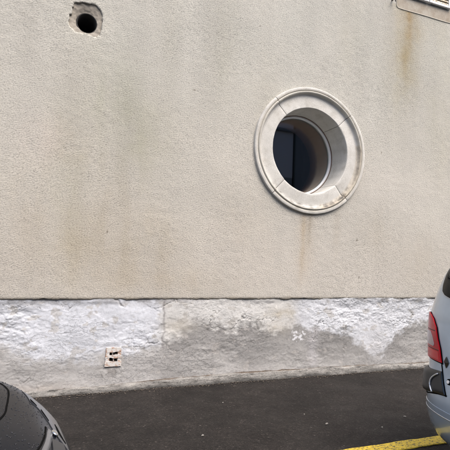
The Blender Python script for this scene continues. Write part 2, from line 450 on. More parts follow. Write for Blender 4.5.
# --- plinth
BOUND = [(-0.9, 0.45), (-0.38, 0.52), (-0.1, 0.41), (0.19, 0.33), (0.59, 0.37), (0.96, 0.39), (1.3, 0.48), (1.53, 0.62), (1.7, 0.7), (2.02, 0.62), (2.41, 0.64), (2.69, 0.60), (2.88, 0.58),
         (3.05, 0.60), (3.5, 0.56), (3.74, 0.50), (4.01, 0.38), (4.14, 0.20), (4.34, 0.20), (4.58, 0.46), (5.02, 0.63), (5.4, 0.71), (6.5, 0.6)]
VENT = (0.645, 0.822, 0.250, 0.449)
def worley(x, y, seed):
    """distance to the two nearest feature points and a hash of the nearest"""
    xi = np.floor(x).astype(np.int64); yi = np.floor(y).astype(np.int64)
    f1 = np.full(x.shape, 9.0); f2 = np.full(x.shape, 9.0); hid = np.zeros(x.shape); ox = np.zeros(x.shape); oy = np.zeros(x.shape)
    for i in (-1, 0, 1):
        for j in (-1, 0, 1):
            h = ((xi + i) * 374761393 + (yi + j) * 668265263 + seed * 974634541) & 0xffffffff
            h = ((h ^ (h >> 13)) * 1274126177) & 0xffffffff; h = h ^ (h >> 16)
            dx = xi + i + (h % 1024) / 1024.0 - x; dy = yi + j + ((h >> 10) % 1024) / 1024.0 - y
            d = np.hypot(dx, dy); near = d < f1
            f2 = np.where(near, f1, np.minimum(f2, d)); hid = np.where(near, (h >> 4) % 997 / 997.0, hid)
            ox = np.where(near, dx, ox); oy = np.where(near, dy, oy); f1 = np.where(near, d, f1)
    return f1, f2, hid, ox, oy
def stones(X, Z):
    wx = 0.07 * fbm(X * 4.1, Z * 4.1, 81, 4, .65); wz = 0.05 * fbm(X * 4.6, Z * 4.6, 83, 4, .65)
    f1, f2, hid, ox, oy = worley((X + wx) * 2.7, (Z + wz) * 4.6, 7)
    return f2 - f1, hid, ox, oy
def cracks(X, Z):
    e, hid, ox, oy = stones(X, Z)
    gate = sst(0.25, 0.6, nz(X * 2.3 + 3, Z * 3.7, 107) + 0.15)
    return sst(0.032, 0.004, e) * gate
def plinth_disp(X, Z):
    e, hid, ox, oy = stones(X, Z)
    big = 0.012 * fbm(X * 1.1, Z * 1.5, 85, 3)
    # uneven stones under the wash: each leans a little, edges blurred by the coats
    st = (hid - 0.5) * 0.007 + (ox * (np.mod(hid * 7, 1) - .5) + oy * (np.mod(hid * 13, 1) - .6)) * 0.009
    st = st * sst(0.0, 0.14, e)
    t = fbm(X * 2.4 + 3, Z * 4.4, 88, 5, 0.6); lv = t * 2.2; fr = lv - np.floor(lv)
    flake = (np.floor(lv) + sst(0.90, 1.0, fr)) / 2.2                      # thick coats broken off along sharp lips
    t2 = fbm(X * 4.8 + 5, Z * 10.5, 93, 5, 0.62); lv = t2 * 1.6; fr = lv - np.floor(lv); flake2 = (np.floor(lv) + sst(0.92, 1.0, fr)) / 1.6
    fine = fbm(X * 24, Z * 28, 96, 3, 0.6)
    grey = grey_mask(X, Z)
    h = big + 0.75 * st * (1 - 0.3 * grey) + (0.0095 * flake + 0.0065 * flake2 * sst(-.05, .55, nz(X * 1.7 + 9, Z * 2.6, 157))) * sst(-.5, .35, nz(X * .9 + 2, Z * 1.6, 158)) * (1 - 0.45 * grey) + 0.0012 * fine - 0.009 * cracks(X, Z) * (1 - .4 * grey)
    h = h - 0.002 * sst(0.03, 0.0, ZP - Z) + 0.010 * sst(0.07, 0.0, ZP - Z) * sst(-.1, .5, nz(X * 2.3, X * 0 + 4.5, 161)) + 0.012 * sst(0.2, 0.0, Z)
    d = np.maximum(np.maximum(VENT[0] - X, X - VENT[1]), np.maximum(VENT[2] - Z, Z - VENT[3]))
    k = sst(0.06, 0.0, d); h = h * (1 - k) - 0.004 * k
    return np.clip(h, -0.035, 0.035)
def grey_mask(X, Z):
    b = np.interp(X, [p[0] for p in BOUND], [p[1] for p in BOUND]) + 0.06 * fbm(X * 3.2, Z * 3.2, 98, 6, .62)
    soft = np.where(X < 1.25, 0.11, 0.045 + 0.05 * np.clip(nz(X * 2.2, Z * 0, 99) + .3, 0, 1))
    b = b + 0.060 * fbm(X * 9, Z * 12, 159, 4, .65)
    return sst(1, -1, (Z - b) / soft)
def plinth_tint(X, Z):
    n = len(X); g = grey_mask(X, Z)[:, None]
    f1 = fbm(X * 1.5, Z * 2.5, 110, 4); f2 = fbm(X * 5, Z * 8, 114, 4); f3 = fbm(X * 14, Z * 18, 117, 3)
    cool = sst(1.32, 1.15, X + 0.05 * f2)[:, None] + (sst(2.85, 3.1, X))[:, None] * 0.8
    white = np.array([0.575, 0.575, 0.565]) * (1 - cool) + np.array([0.58, 0.605, 0.655]) * cool
    white = white * (1 + 0.06 * f1 + 0.05 * f2)[:, None]
    grey = np.array([0.318, 0.314, 0.308]) * (1 + 0.14 * f1 + 0.09 * f2)[:, None]
    tide = np.interp(X, [p[0] for p in BOUND], [p[1] for p in BOUND]) - Z
    grey = grey * (1 - 0.16 * sst(.22, .02, np.abs(tide)) + 0.10 * sst(.2, .5, tide))[:, None]
    gl = (sst(1.4, 1.1, X))[:, None]
    grey = grey * (1 - gl) + gl * np.array([0.41, 0.405, 0.40]) * (1 + 0.1 * f2)[:, None]
    c = white * (1 - g) + grey * g
    def put(mask, col, keepvar=True):
        nonlocal c
        mk = np.clip(mask, 0, 1)[:, None]; c = c * (1 - mk) + np.array(col) * mk
    def blob(x, z, rx, rz): return np.exp(-(((X - x) / rx) ** 2 + ((Z - z) / rz) ** 2))
    # flakes where the paint is gone
    put(sst(0.42, 0.62, f2 + 0.35 * f3) * (1 - g[:, 0]) * 0.6, (0.40, 0.385, 0.36))
    put(sst(0.5, 0.75, -f2 + 0.35 * f3) * g[:, 0] * 0.5, (0.45, 0.43, 0.41))
    # beige unpainted area
    put(blob(2.75, 0.72, 0.22, 0.16) * (0.6 + 0.6 * f2), (0.45, 0.42, 0.36))
    put(blob(1.45, 0.66, 0.2, 0.08) * 0.6, (0.47, 0.44, 0.38))
    # splashes of white on the grey cement
    sp = sst(0.22, 0.34, blob(3.02, 0.50, 0.11, 0.075) * (0.35 + 0.9 * fbm(X * 24, Z * 30, 162, 3))); put(sp, (0.66, 0.67, 0.70))
    put(np.exp(-((X - 3.25) / 0.075) ** 2) * sst(0.05, 0.2, Z) * (Z < 0.6) * (0.55 + 0.3 * f2), (0.50, 0.49, 0.51))
    put(blob(4.27, 0.3, 0.16, 0.25) * (0.55 + 0.4 * f2), (0.52, 0.515, 0.52))
    # grime along the top left and near the ground; painted shadow line between them
    put(sst(0.10, 0.02, ZP - Z + 0.05 * f2) * sst(-0.25, 0.25, f2 + 0.4 * f1 + 0.35 * sst(0.5, -0.2, X)) * 0.75, (0.30, 0.30, 0.31))
    put(sst(0.014, 0.002, ZP - Z + 0.010 * f3) * 0.4 * sst(-.4, .3, f2), (0.13, 0.125, 0.12))  # shadow under the render lip, painted as a thin dark line
    put(sst(0.16, 0.05, Z + 0.03 * f2) * sst(0.6, 0.0, X) * 0.5, (0.33, 0.30, 0.27))
    put(cracks(X, Z) * 0.5, (0.20, 0.19, 0.185))
    # vertical crack between two builds of the wall
    cx = 1.285 + 0.03 * fbm(Z * 5, Z * 0 + 2.5, 120, 3); put(np.exp(-((X - cx) / 0.012) ** 2) * (Z > 0.42) * (0.7 + .5 * f2), (0.26, 0.25, 0.25))
    # dark run below the air brick
    put(blob(0.70, 0.19, 0.10, 0.09) * (0.6 + 0.6 * f3), (0.22, 0.21, 0.20))
    return np.clip(c, 0.02, 0.8)
PX = graded(-9, -1.3, 6.4, 15, 0.0075, 1.25, 0.4); PZ = np.linspace(-0.03, ZP + 0.012, 134)
grid_wall('plinth', PX, PZ, plinth_disp, M['plinth'],
          keep=lambda cx, cz: ~((cx > VENT[0] + .012) & (cx < VENT[1] - .012) & (cz > VENT[2] + .012) & (cz < VENT[3] - .012)), tint=plinth_tint, y0=0.012)

# --- air brick with two openings
def air_brick():
    bm = bmesh.new(); x0, x1, z0, z1 = VENT
    h = z1 - z0
    rows = [(0, .26), (.44, .60), (.76, 1.0)]
    for k, (a, b) in enumerate(rows):
        n = 6; 
        # slightly ragged bars, each a strip of small boxes fused by overlap
        xs = np.linspace(x0 + .005 * k, x1 - .004 * k, n + 1)
        vs = []
        for i, x in enumerate(xs):
            ja = 0.006 * random.uniform(-1, 1) if k else 0; jb = 0.006 * random.uniform(-1, 1) if k < 2 else 0.002 * random.uniform(-1, 1)
            yf = 0.001 + 0.004 * random.uniform(-1, 1)
            za, zb = z0 + a * h + ja, z0 + b * h + jb
            vs.append([bm.verts.new((x, yf, za)), bm.verts.new((x, yf, zb)), bm.verts.new((x, 0.10, zb)), bm.verts.new((x, 0.10, za))])
        for p, q in zip(vs[:-1], vs[1:]):
            for e in range(4): bm.faces.new((p[e], q[e], q[(e + 1) % 4], p[(e + 1) % 4]))
        bm.faces.new(vs[0]); bm.faces.new(vs[-1][::-1])
    add_box(bm, x0 + .006, x0 + .048, .003, .095, z0 + .01, z1 - .01, .003)
    add_box(bm, x1 - .042, x1 - .006, .004, .095, z0 + .01, z1 - .01, .003)
    o = bmobj('air_brick', bm, M['terracotta'], BLD)
    tag(o, 'hollow terracotta air brick with two slots, partly whitewashed')
    box('vent_back', x0 - .01, x1 + .01, .13, .15, z0 - .01, z1 + .01, M['flue'], o)
    # crumb of the web left in each opening
    box('web', x0 + .090, x0 + .098, .01, .09, z0 + .26 * h, z0 + .45 * h, M['terracotta'], o)
    box('web', x0 + .078, x0 + .087, .02, .09, z0 + .60 * h, z0 + .77 * h, M['terracotta'], o)
air_brick()

# --- concrete fillet at the foot of the wall
def kerb():
    xs = graded(-9, -1.2, 6.2, 15, 0.012, 1.3, 0.5)
    zj = np.interp(xs, [-9, -0.06, 0.71, 2.04, 3.63, 5.21, 15], [.04, .045, .062, .094, .088, .066, .06]) + 0.007 * fbm(xs * 2.3, xs * 0 + .5, 130, 4)
    out = 0.060 + 0.014 * fbm(xs * 1.8, xs * 0 + 3.5, 133, 4)
    prof = [(-0.25, 1.0), (0.10, 1.0), (0.30, 0.98), (0.50, 0.91), (0.64, 0.78), (0.74, 0.60), (0.86, 0.34), (1.0, 0.10), (1.10, -0.3)]
    PA = np.array(prof); K = np.arange(len(prof))[None, :] + 0.0 * xs[:, None]; XX = xs[:, None] + 0.0 * K
    J = 0.011 * fbm(XX * 7, K * .6, 136, 4, .65); VN = fbm(XX * 3, K * .35, 138, 4)
    Yv = -PA[None, :, 0] * out[:, None] + 0.008 + J * .8; Zv = PA[None, :, 1] * zj[:, None] + J * .6
    V = np.stack([XX, Yv, Zv], -1).reshape(-1, 3)
    base = np.array([0.33, 0.32, 0.30])[None, None] * (1 + .30 * VN)[..., None]
    dirt = sst(-.25, .25, fbm(XX * 2.3, K * 0.2, 139, 4)) * (K <= 2) + 1.0 * (K <= 1) * .6
    base = base * (1 - np.clip(dirt, 0, 1)[..., None]) + np.array([0.13, 0.10, 0.075]) * np.clip(dirt, 0, 1)[..., None] * (1 + .4 * VN)[..., None]
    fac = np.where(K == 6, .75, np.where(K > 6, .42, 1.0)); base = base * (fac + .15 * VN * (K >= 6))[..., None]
    T = base.reshape(-1, 3)
    m_ = len(prof); F = [(i * m_ + k, (i + 1) * m_ + k, (i + 1) * m_ + k + 1, i * m_ + k + 1) for i in range(len(xs) - 1) for k in range(m_ - 1)]
    o = mesh('kerb', V, F, M['kerb'], None, True); set_attr(o, np.clip(np.array(T), .02, .8))
    tag(o, kind='structure')
kerb()

# --- round window
def oculus():
    root = empty('round_window', (0, 0, 0)); root.parent = BLD
    root['label'] = 'round window with moulded pale stone surround of four stones and dark glass'
    prof = [(R_OUT, 0.03), (R_OUT, -0.030), (.829, -.037), (.818, -.041), (.797, -.041), (.790, -.037), (.787, -.027), (.783, -.027),
            (.780, -.038), (.772, -.044), (.762, -.043), (.754, -.036), (.750, -.022), (.742, -.004), (.728, .004), (.700, .002), (.640, -.003),
            (.590, -.006), (.572, -.006), (.567, -.002), (.5645, .006), (.562, .10), (.560, .20), (.558, .40)]
    pr = np.array(prof)
    cuts = [R(43), R(132), R(227), R(312), R(403)]
    for s in range(4):
        a0, a1 = cuts[s] + 0.0052, cuts[s + 1] - 0.0052
        na = 60; V = []; F = []; T = []
        wob = 0.0025 * random.uniform(-1, 1)
        for i in range(na + 1):
            a = a0 + (a1 - a0) * i / na
            for k, (r, y) in enumerate(prof):
                e = 1.5 if i in (0, na) else 0
                r2 = r + wob * (0.4 if k < 19 else 0.2) + 0.0007 * math.sin(a * 9 + k * .4 + s) + 0.0005 * math.sin(a * 31 + s * 2)
                yy = y + 0.0015 * math.sin(a * 7 + s * 3) + (0.003 if e else 0)
                V.append((OC[0] + r2 * math.cos(a), yy, OC[1] + r2 * math.sin(a)))
                low = max(0, -math.sin(a) - .35)
                t = np.ones(3) * (1 + .05 * math.sin(a * 3 + s * 2.1))
                nse = float(fbm(np.array([a * 9.]), np.array([r * 22.]), 140, 3)[0])
                if 4 <= k <= 12: t = t * np.array([.92, .90, .86]) * (1 - low * .35 * max(0, .6 + nse))
                if 11 <= k <= 14: t = t * (1 - min(.6, .9 * low * max(0, .3 + nse * 1.3)))
                if 0.2 < math.cos(a) and math.sin(a) < 0.2 and 9 <= k <= 14: t = t * (1 - .38 * max(0, nse + .35)) * np.array([1, .94, .86])
                t = t * (1 + .06 * nse)
                T.append(np.clip(t, .2, 1.12))
        n = len(prof)
        for i in range(na):
            for k in range(n - 1): F.append((i * n + k, i * n + k + 1, (i + 1) * n + k + 1, (i + 1) * n + k))
        F.append(tuple(range(n))); F.append(tuple(na * n + k for k in range(n - 1, -1, -1)))
        o = mesh('surround_stone', V, F, M['stone'], root, False); set_attr(o, np.array(T))
        ang = [False] * 0
        me = o.data
        bmx = bmesh.new(); bmx.from_mesh(me); bmesh.ops.recalc_face_normals(bmx, faces=bmx.faces)
        for f_ in bmx.faces: f_.smooth = len(f_.verts) == 4
        for e_ in bmx.edges:
            if len(e_.link_faces) == 2 and e_.calc_face_angle(0) > R(38): e_.smooth = False
        bmx.to_mesh(me); bmx.free()
    def ring(name, prof, mat, n=96):
        V = []; F = []
        for r, y in prof:
            for k in range(n):
                a = 2 * math.pi * k / n; V.append((OC[0] + r * math.cos(a), y, OC[1] + r * math.sin(a)))
        q = len(prof)
        for i in range(q):
            i2 = (i + 1) % q
            for k in range(n):
                k2 = (k + 1) % n; F.append((i * n + k, i * n + k2, i2 * n + k2, i2 * n + k))
        return mesh(name, V, F, mat, root, True)
    ring('inner_lining', [(.5225, .401), (.5225, .86), (.545, .86), (.545, .401)], M['lining'])
    # mortar filling the joints, set back from the faces
    o = ring('joint_mortar', [(R_OUT - .012, .02), (R_OUT - .012, -.018), (.79, -.024), (.762, -.026), (.735, .012), (.58, .006), (.572, .02), (.566, .39), (.60, .40)], M['dark_mortar'])
    ring('window_frame', [(.5575, .352), (.549, .340), (.532, .340), (.522, .352), (.522, .40), (.5575, .40)], M['white_frame'])
    ring('sealant', [(.5585, .340), (.553, .332), (.549, .342), (.5585, .352)], M['brown'])
    for y0_ in (.362, .382):          # double glazing
        V = []; n = 96
        for y in (y0_, y0_ + .005):
            for k in range(n):
                a = 2 * math.pi * k / n; V.append((OC[0] + .528 * math.cos(a), y, OC[1] + .528 * math.sin(a)))
        F = [tuple(range(n - 1, -1, -1)), tuple(range(n, 2 * n))] + [(k, (k + 1) % n, n + (k + 1) % n, n + k) for k in range(n)]
        mesh('pane', V, F, M['glass'], root)
oculus()
# dark room behind the glass: five inner faces
def room():
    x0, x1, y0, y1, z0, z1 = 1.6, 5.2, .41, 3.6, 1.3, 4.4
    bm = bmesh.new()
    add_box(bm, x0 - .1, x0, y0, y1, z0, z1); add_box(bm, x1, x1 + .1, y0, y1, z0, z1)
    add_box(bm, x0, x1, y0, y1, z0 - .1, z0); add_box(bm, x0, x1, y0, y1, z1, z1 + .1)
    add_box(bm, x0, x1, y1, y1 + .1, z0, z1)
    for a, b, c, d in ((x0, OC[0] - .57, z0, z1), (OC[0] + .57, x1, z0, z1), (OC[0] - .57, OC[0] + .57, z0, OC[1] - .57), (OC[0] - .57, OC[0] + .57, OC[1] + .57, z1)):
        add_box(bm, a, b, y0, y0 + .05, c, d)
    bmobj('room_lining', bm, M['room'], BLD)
room()

# --- smooth band and shutter of the window above
def smooth_tint(col):
    n = NT('smooth_band_render')
    g1 = n.noise(5, 5, .6); g2 = n.noise(70, 4, .6)
    c = n.ramp(g1, [(.3, (0.27, 0.225, 0.17)), (.55, (0.37, 0.335, 0.28)), (.75, (0.43, 0.405, 0.355))])
    c = n.mix(1.0, c, n.ramp(g2, [(.25, .85), (.75, 1.1)]), 'MULTIPLY')
    return n.set(Base_Color=c, Roughness=.9, Normal=n.bump(g2, .4, .005))
M['smooth_render'] = smooth_tint(None)
M['ledge'] = plain('pale_ledge_render', (0.50, 0.47, 0.40), .9, var=.2, scale=40)
def band():
    V = []; F = []
    # L-shaped smooth surround with a raised pale lip along its lower and left edge
    x0, x1, z0, z1 = 4.54, 5.68, 5.172, 6.9
    bm = bmesh.new()
    add_box(bm, x0, x1, -.008, .03, z0, 5.345, 0)
    add_box(bm, x0, 4.665, -.008, .03, 5.345, z1, 0)
    add_box(bm, 5.56, x1, -.008, .03, 5.345, z1, 0)
    o = bmobj('window_band', bm, M['smooth_render'], BLD)
    xs = np.arange(x0 - .02, x1, .02)
    pts = [(x0 - .012, -.002, z) for z in np.arange(5.7, z0 + .06, -.03)] + [(x0 - .008, -.002, z0 + .03), (x0 + .008, -.002, z0 + .006)] + \
          [(x, -.002, z0 + .0015 * math.sin(x * 9)) for x in np.arange(x0 + .03, x1, .03)]
    tube('band_lip', pts, .009, M['ledge'], o)
    bm = bmesh.new()
    for k in range(11):
        x = 4.72 + .08 * k + random.uniform(-.02, .02)
    bm.free()
band()
def shutter(x0, x1):
    z0, z1 = 5.372, 6.85
    bm = bmesh.new()
    add_box(bm, x0, x0 + .055, -.050, -.002, z0, z1, .004); add_box(bm, x1 - .055, x1, -.050, -.002, z0, z1, .004)
    add_box(bm, x0 + .055, x1 - .055, -.048, -.014, z0, z0 + .042, .004); add_box(bm, x0 + .055, x1 - .055, -.048, -.014, z1 - .06, z1, .004)
    add_box(bm, x0 + .055, x1 - .055, -.048, -.014, 6.08, 6.14, .004)
    o = bmobj('shutter', bm, M['shutter'], BLD)
    z = z0 + .052; first = None
    while z < z1 - .09:
        if not (6.04 < z < 6.15):
            if first is None:
                b2 = bmesh.new(); add_box(b2, x0 + .057, x1 - .057, -.006, .006, -.028, .028, .002)
                first = bmobj('slat', b2, M['slat'], o); s = first
            else:
                s = first.copy(); COL.objects.link(s); s.parent = o
            s.location = (0, -.030, z + .012); s.rotation_euler = (R(-28), 0, 0)
        z += .043
shutter(4.672, 5.108); shutter(5.118, 5.552)
box('window_recess', 4.67, 5.555, .02, .04, 5.35, 6.88, M['room'], BLD)
def shutter_hook():
    x, z = 4.445, 5.255
    bm = bmesh.new(); add_box(bm, x - .008, x + .008, -.075, .02, z - .008, z + .008, .002)
    add_box(bm, x - .012, x + .012, -.085, -.073, z - .055, z + .04, .004)
    bmobj('shutter_hook', bm, M['iron'], BLD)
shutter_hook()
# shell of the building behind the facade
M['back_render'] = plain('plain_render', (.47, .43, .37), .92, var=.1, scale=4)
M['roof_tile'] = plain('brown_roof', (.16, .10, .075), .85, var=.3, scale=14)
box('end_wall', -9.0, -8.8, .05, 9.0, 0, 8.2, M['back_render'], BLD)
box('end_wall', 14.8, 15.0, .05, 9.0, 0, 8.2, M['back_render'], BLD)
box('back_wall', -8.8, 14.8, 8.8, 9.0, 0, 8.2, M['back_render'], BLD)
bm = bmesh.new(); vs = [bm.verts.new(p) for p in ((-9.3, -.4, 8.2), (15.3, -.4, 8.2), (15.3, 9.4, 8.2), (-9.3, 9.4, 8.2), (-9.3, 4.5, 11), (15.3, 4.5, 11))]
for f_ in ((0, 1, 5, 4), (2, 3, 4, 5), (0, 4, 3), (1, 2, 5), (0, 3, 2, 1)): bm.faces.new([vs[i] for i in f_])
bmobj('roof', bm, M['roof_tile'], BLD)

# ------------------------------------------------------------------ house across the street (mirrored in the round window)
M['op_wall'] = plain('grey_blue_render', (.60, .60, .70), .9, var=.10, scale=3)
M['op_dark'] = plain('dark_slate_cladding', (.24, .26, .31), .7, var=.2, scale=8)
M['op_glass'] = plain('far_window_glass', (.03, .035, .04), .08, var=.2)
def opposite():
    root = empty('house', (0, 0, 0)); y = -13.0
    tag(root, 'grey house across the street, seen only mirrored in the round window', 'house')
    box('wall', -6, 10.75, y - 8, y, 5.25, 9.4, M['op_wall'], root)
    box('ground_floor', -6, 10.75, y - 8, y - .02, 0, 5.25, M['op_dark'], root)
    box('wing', 10.75, 24, y - 8, y - .6, 0, 9.41, M['op_dark'], root)
    box('cornice', -6.2, 10.9, y + .002, y + .15, 7.45, 7.6, M['op_dark'], root, .03)
    box('downpipe', 10.76, 10.86, y - .1, y + .06, 0, 9.3, M['op_glass'], root, .02)
    box('roof', -6.4, 24.3, y - 8.2, y + .3, 9.42, 9.9, M['roof_tile'], root)
    for x in (-4, -1, 2, 5):
        wd = box('window', x, x + 1.0, y + .003, y + .06, 5.6, 7.1, M['white_frame'], root)
        box('pane', x + .08, x + .92, y + .062, y + .07, 5.68, 7.02, M['op_glass'], wd)
    for x in (14.5, 18, 21):
        wd = box('window', x, x + 1.1, y - .597, y - .54, 5.4, 7.1, M['white_frame'], root)
        box('pane', x + .08, x + 1.02, y - .538, y - .53, 5.48, 7.02, M['op_glass'], wd)
opposite()

# ------------------------------------------------------------------ cars
M['silver'] = mat_paint('silver_blue_paint', (0.44, 0.54, 0.66), 0.42, 0.26)
M['darkpaint'] = mat_paint('wet_dark_grey_paint', (0.009, 0.0105, 0.015), 0.0, 0.26, .05)
M['plastic'] = plain('black_bumper_plastic', (0.028, 0.029, 0.031), 0.45, var=.15, scale=200)
M['rubber'] = plain('tyre_rubber', (0.012, 0.012, 0.012), 0.85, var=.2, Specular_IOR_Level=.2)
M['seam'] = plain('panel_gap', (0.004, 0.004, 0.004), 0.9, Specular_IOR_Level=.05)
M['carglass'] = plain('tinted_car_glass', (0.006, 0.007, 0.008), 0.03, var=.1, Specular_IOR_Level=.12)
M['red'] = plain('red_lamp_lens', (0.50, 0.006, 0.016), 0.3, var=.12, scale=120, Coat_Weight=.25, Coat_Roughness=.03, Specular_IOR_Level=.2)
M['dark_red'] = plain('dark_red_rib', (0.10, 0.003, 0.006), .4)
M['bright_red'] = plain('red_reflector', (0.62, 0.012, 0.02), .25, var=.3, scale=260, Coat_Weight=.3)
M['clear'] = plain('clear_lamp_lens', (0.42, 0.33, 0.35), 0.3, var=.15, scale=90, Coat_Weight=.4)
M['chrome'] = plain('chrome', (0.75, 0.76, 0.78), 0.12, 1.0, var=.03)
M['trim'] = plain('bright_trim', (0.62, 0.66, 0.72), 0.25, .6, var=.03)
M['alloy'] = plain('wheel_alloy', (0.42, 0.43, 0.45), 0.35, .8, var=.05)
M['badge'] = plain('dark_badge', (0.035, 0.033, 0.03), 0.35, .4, var=.5, scale=90)
M['lamp_glass'] = plain('headlamp_glass', (0.55, 0.57, 0.60), 0.06, .85, var=.08, Coat_Weight=1.0)
M['lamp_smoke'] = plain('smoked_lamp_cover', (0.045, 0.048, 0.055), .2, .1, var=.35, scale=60, Coat_Weight=.1, Specular_IOR_Level=.3)
M['bezel'] = plain('grey_bezel', (0.15, 0.155, 0.165), .35, .2, var=.2)
M['water'] = NT('rain_water').set(Base_Color=(.9, .92, .95), Roughness=.02, Transmission_Weight=1.0, IOR=1.33)

class Car:
    """stack of plan outlines; u 0..1 rear (centre to side), 1..2 flank, 2..3 front; negative u is the other side"""
    def __init__(s, tab, ar, nr, af, nf):
        t = np.array(tab, float); s.z = t[:, 0]; s.r = t[:, 1]; s.f = t[:, 2]; s.w = t[:, 3]
        s.ar, s.nr, s.af, s.nf = ar, nr, af, nf
    def ip(s, z, y):
        # monotone cubic (Fritsch-Carlson)
        x = s.z; h = np.diff(x); d = np.diff(y) / h; mm = np.zeros_like(x); mm[0], mm[-1] = d[0], d[-1]
        for i in range(1, len(x) - 1):
            mm[i] = 0 if d[i - 1] * d[i] <= 0 else 2 * d[i - 1] * d[i] / (d[i - 1] + d[i])
        i = int(np.clip(np.searchsorted(x, z) - 1, 0, len(h) - 1)); t = (z - x[i]) / h[i]
        return (2 * t**3 - 3 * t**2 + 1) * y[i] + (t**3 - 2 * t**2 + t) * h[i] * mm[i] + (-2 * t**3 + 3 * t**2) * y[i + 1] + (t**3 - t**2) * h[i] * mm[i + 1]
    def P(s, u, z):
        sg = 1 if u >= 0 else -1; u = abs(u)
        if u > 3: sg, u = -sg, 6 - u
        r, f, w_ = s.ip(z, s.r), s.ip(z, s.f), s.ip(z, s.w)
        L = f - r; ar = min(s.ar, L * .45); af = min(s.af, L * .45)
        if u <= 1:
            th = u * math.pi / 2; y = w_ * math.sin(th) ** (2 / s.nr); x = r + ar * (1 - max(0, math.cos(th)) ** (2 / s.nr))
        elif u <= 2: y = w_; x = r + ar + (L - ar - af) * (u - 1)
        else:
            th = (3 - u) * math.pi / 2; y = w_ * math.sin(th) ** (2 / s.nf); x = f - af * (1 - max(0, math.cos(th)) ** (2 / s.nf))
        return Vector((x, sg * y, z))
    def N(s, u, z):
        e = 2e-3
        a = s.P(u + e, z) - s.P(u - e, z); b = s.P(u, min(z + e, s.z[-1])) - s.P(u, max(z - e, s.z[0]))
        n = a.cross(b)
        if n.length < 1e-9: n = Vector((0, 0, 1))
        n.normalize()
        c = s.P(u, z); o = Vector((float((s.r[0] + s.f[0]) / 2), 0, .6))
        if n.dot(c - o) < 0 and abs(n.z) < .95: n = -n
        if n.z < -.6: n = -n
        return n
    def Q(s, u, z, off): return s.P(u, z) + s.N(u, z) * off
    def body(s, name, mat, parent, zs, us, keep=None):
        V = []; F = []; n = len(us)
        for z in zs:
            for u in us: V.append(s.P(u, z))
        for j in range(len(zs) - 1):
            for i in range(n):
                i2 = (i + 1) % n
                q = (j * n + i, j * n + i2, (j + 1) * n + i2, (j + 1) * n + i)
                if keep and not keep(sum((V[k] for k in q), Vector()) / 4): continue
                F.append(q)
        F.append(tuple((len(zs) - 1) * n + i for i in range(n)))
        o = mesh(name, V, F, mat, parent, False)
        bmx = bmesh.new(); bmx.from_mesh(o.data); bmesh.ops.remove_doubles(bmx, verts=bmx.verts, dist=1e-5); bmesh.ops.recalc_face_normals(bmx, faces=bmx.faces)
        for f_ in bmx.faces: f_.smooth = True
        bmx.to_mesh(o.data); bmx.free()
        return o
    def patch(s, name, mat, parent, zs, lo, hi, off, nu=14, smooth=True):
        """panel lying on the body between u=lo(z) and u=hi(z), raised by off, with folded rim"""
        g = []
        for z in zs:
            a, b = lo(z), hi(z); g.append([(a + (b - a) * i / nu, z) for i in range(nu + 1)])
        V = []; F = []; n = nu + 1; m_ = len(zs)
        for row in g:
            for u, z in row: V.append(s.Q(u, z, off))
        for j in range(m_ - 1):
            for i in range(nu): F.append((j * n + i, j * n + i + 1, (j + 1) * n + i + 1, (j + 1) * n + i))
        rim = [(0, i) for i in range(n)] + [(j, nu) for j in range(1, m_)] + [(m_ - 1, i) for i in range(nu - 1, -1, -1)] + [(j, 0) for j in range(m_ - 2, 0, -1)]
        b0 = len(V)
        for j, i in rim: V.append(s.Q(*g[j][i], -0.004))
        k = len(rim)
        for t in range(k):
            (j, i), (j2, i2) = rim[t], rim[(t + 1) % k]
            F.append((j * n + i, j2 * n + i2, b0 + (t + 1) % k, b0 + t))
        o = mesh(name, V, F, mat, parent, False)
        bmx = bmesh.new(); bmx.from_mesh(o.data); bmesh.ops.recalc_face_normals(bmx, faces=bmx.faces)
        for f_ in bmx.faces: f_.smooth = smooth
        for e_ in bmx.edges:
            if len(e_.link_faces) == 2 and e_.calc_face_angle(0) > R(40): e_.smooth = False
        bmx.to_mesh(o.data); bmx.free()
        return o
    def strip(s, name, mat, parent, pts, width, off, thick=None):
        """flat band following (u,z) points on the body"""
        P = [s.Q(u, z, off) for u, z in pts]; Nn = [s.N(u, z) for u, z in pts]; V = []; F = []; n = len(P)
        for i in range(n):
            t = (P[min(i + 1, n - 1)] - P[max(i - 1, 0)]).normalized(); a = t.cross(Nn[i]).normalized() * width / 2
            V += [P[i] - a - Nn[i] * (off + .003), P[i] - a, P[i] + a, P[i] + a - Nn[i] * (off + .003)]
        for i in range(n - 1):
            for k in range(3): F.append((4 * i + k, 4 * i + k + 1, 4 * i + 5 + k, 4 * i + 4 + k))
        return mesh(name, V, F, mat, parent, True)

def rnd(zlo, zhi, u0, u1, rad=0.12):
    """rounded-corner bounds in u over a z range"""
    def k(z):
        t = (z - zlo) / (zhi - zlo); d = min(t, 1 - t) / 0.30
        return 0 if d >= 1 else rad * (1 - math.sqrt(max(0, 1 - (1 - d) ** 2)))
    return (lambda z: u0 + k(z)), (lambda z: u1 - k(z))

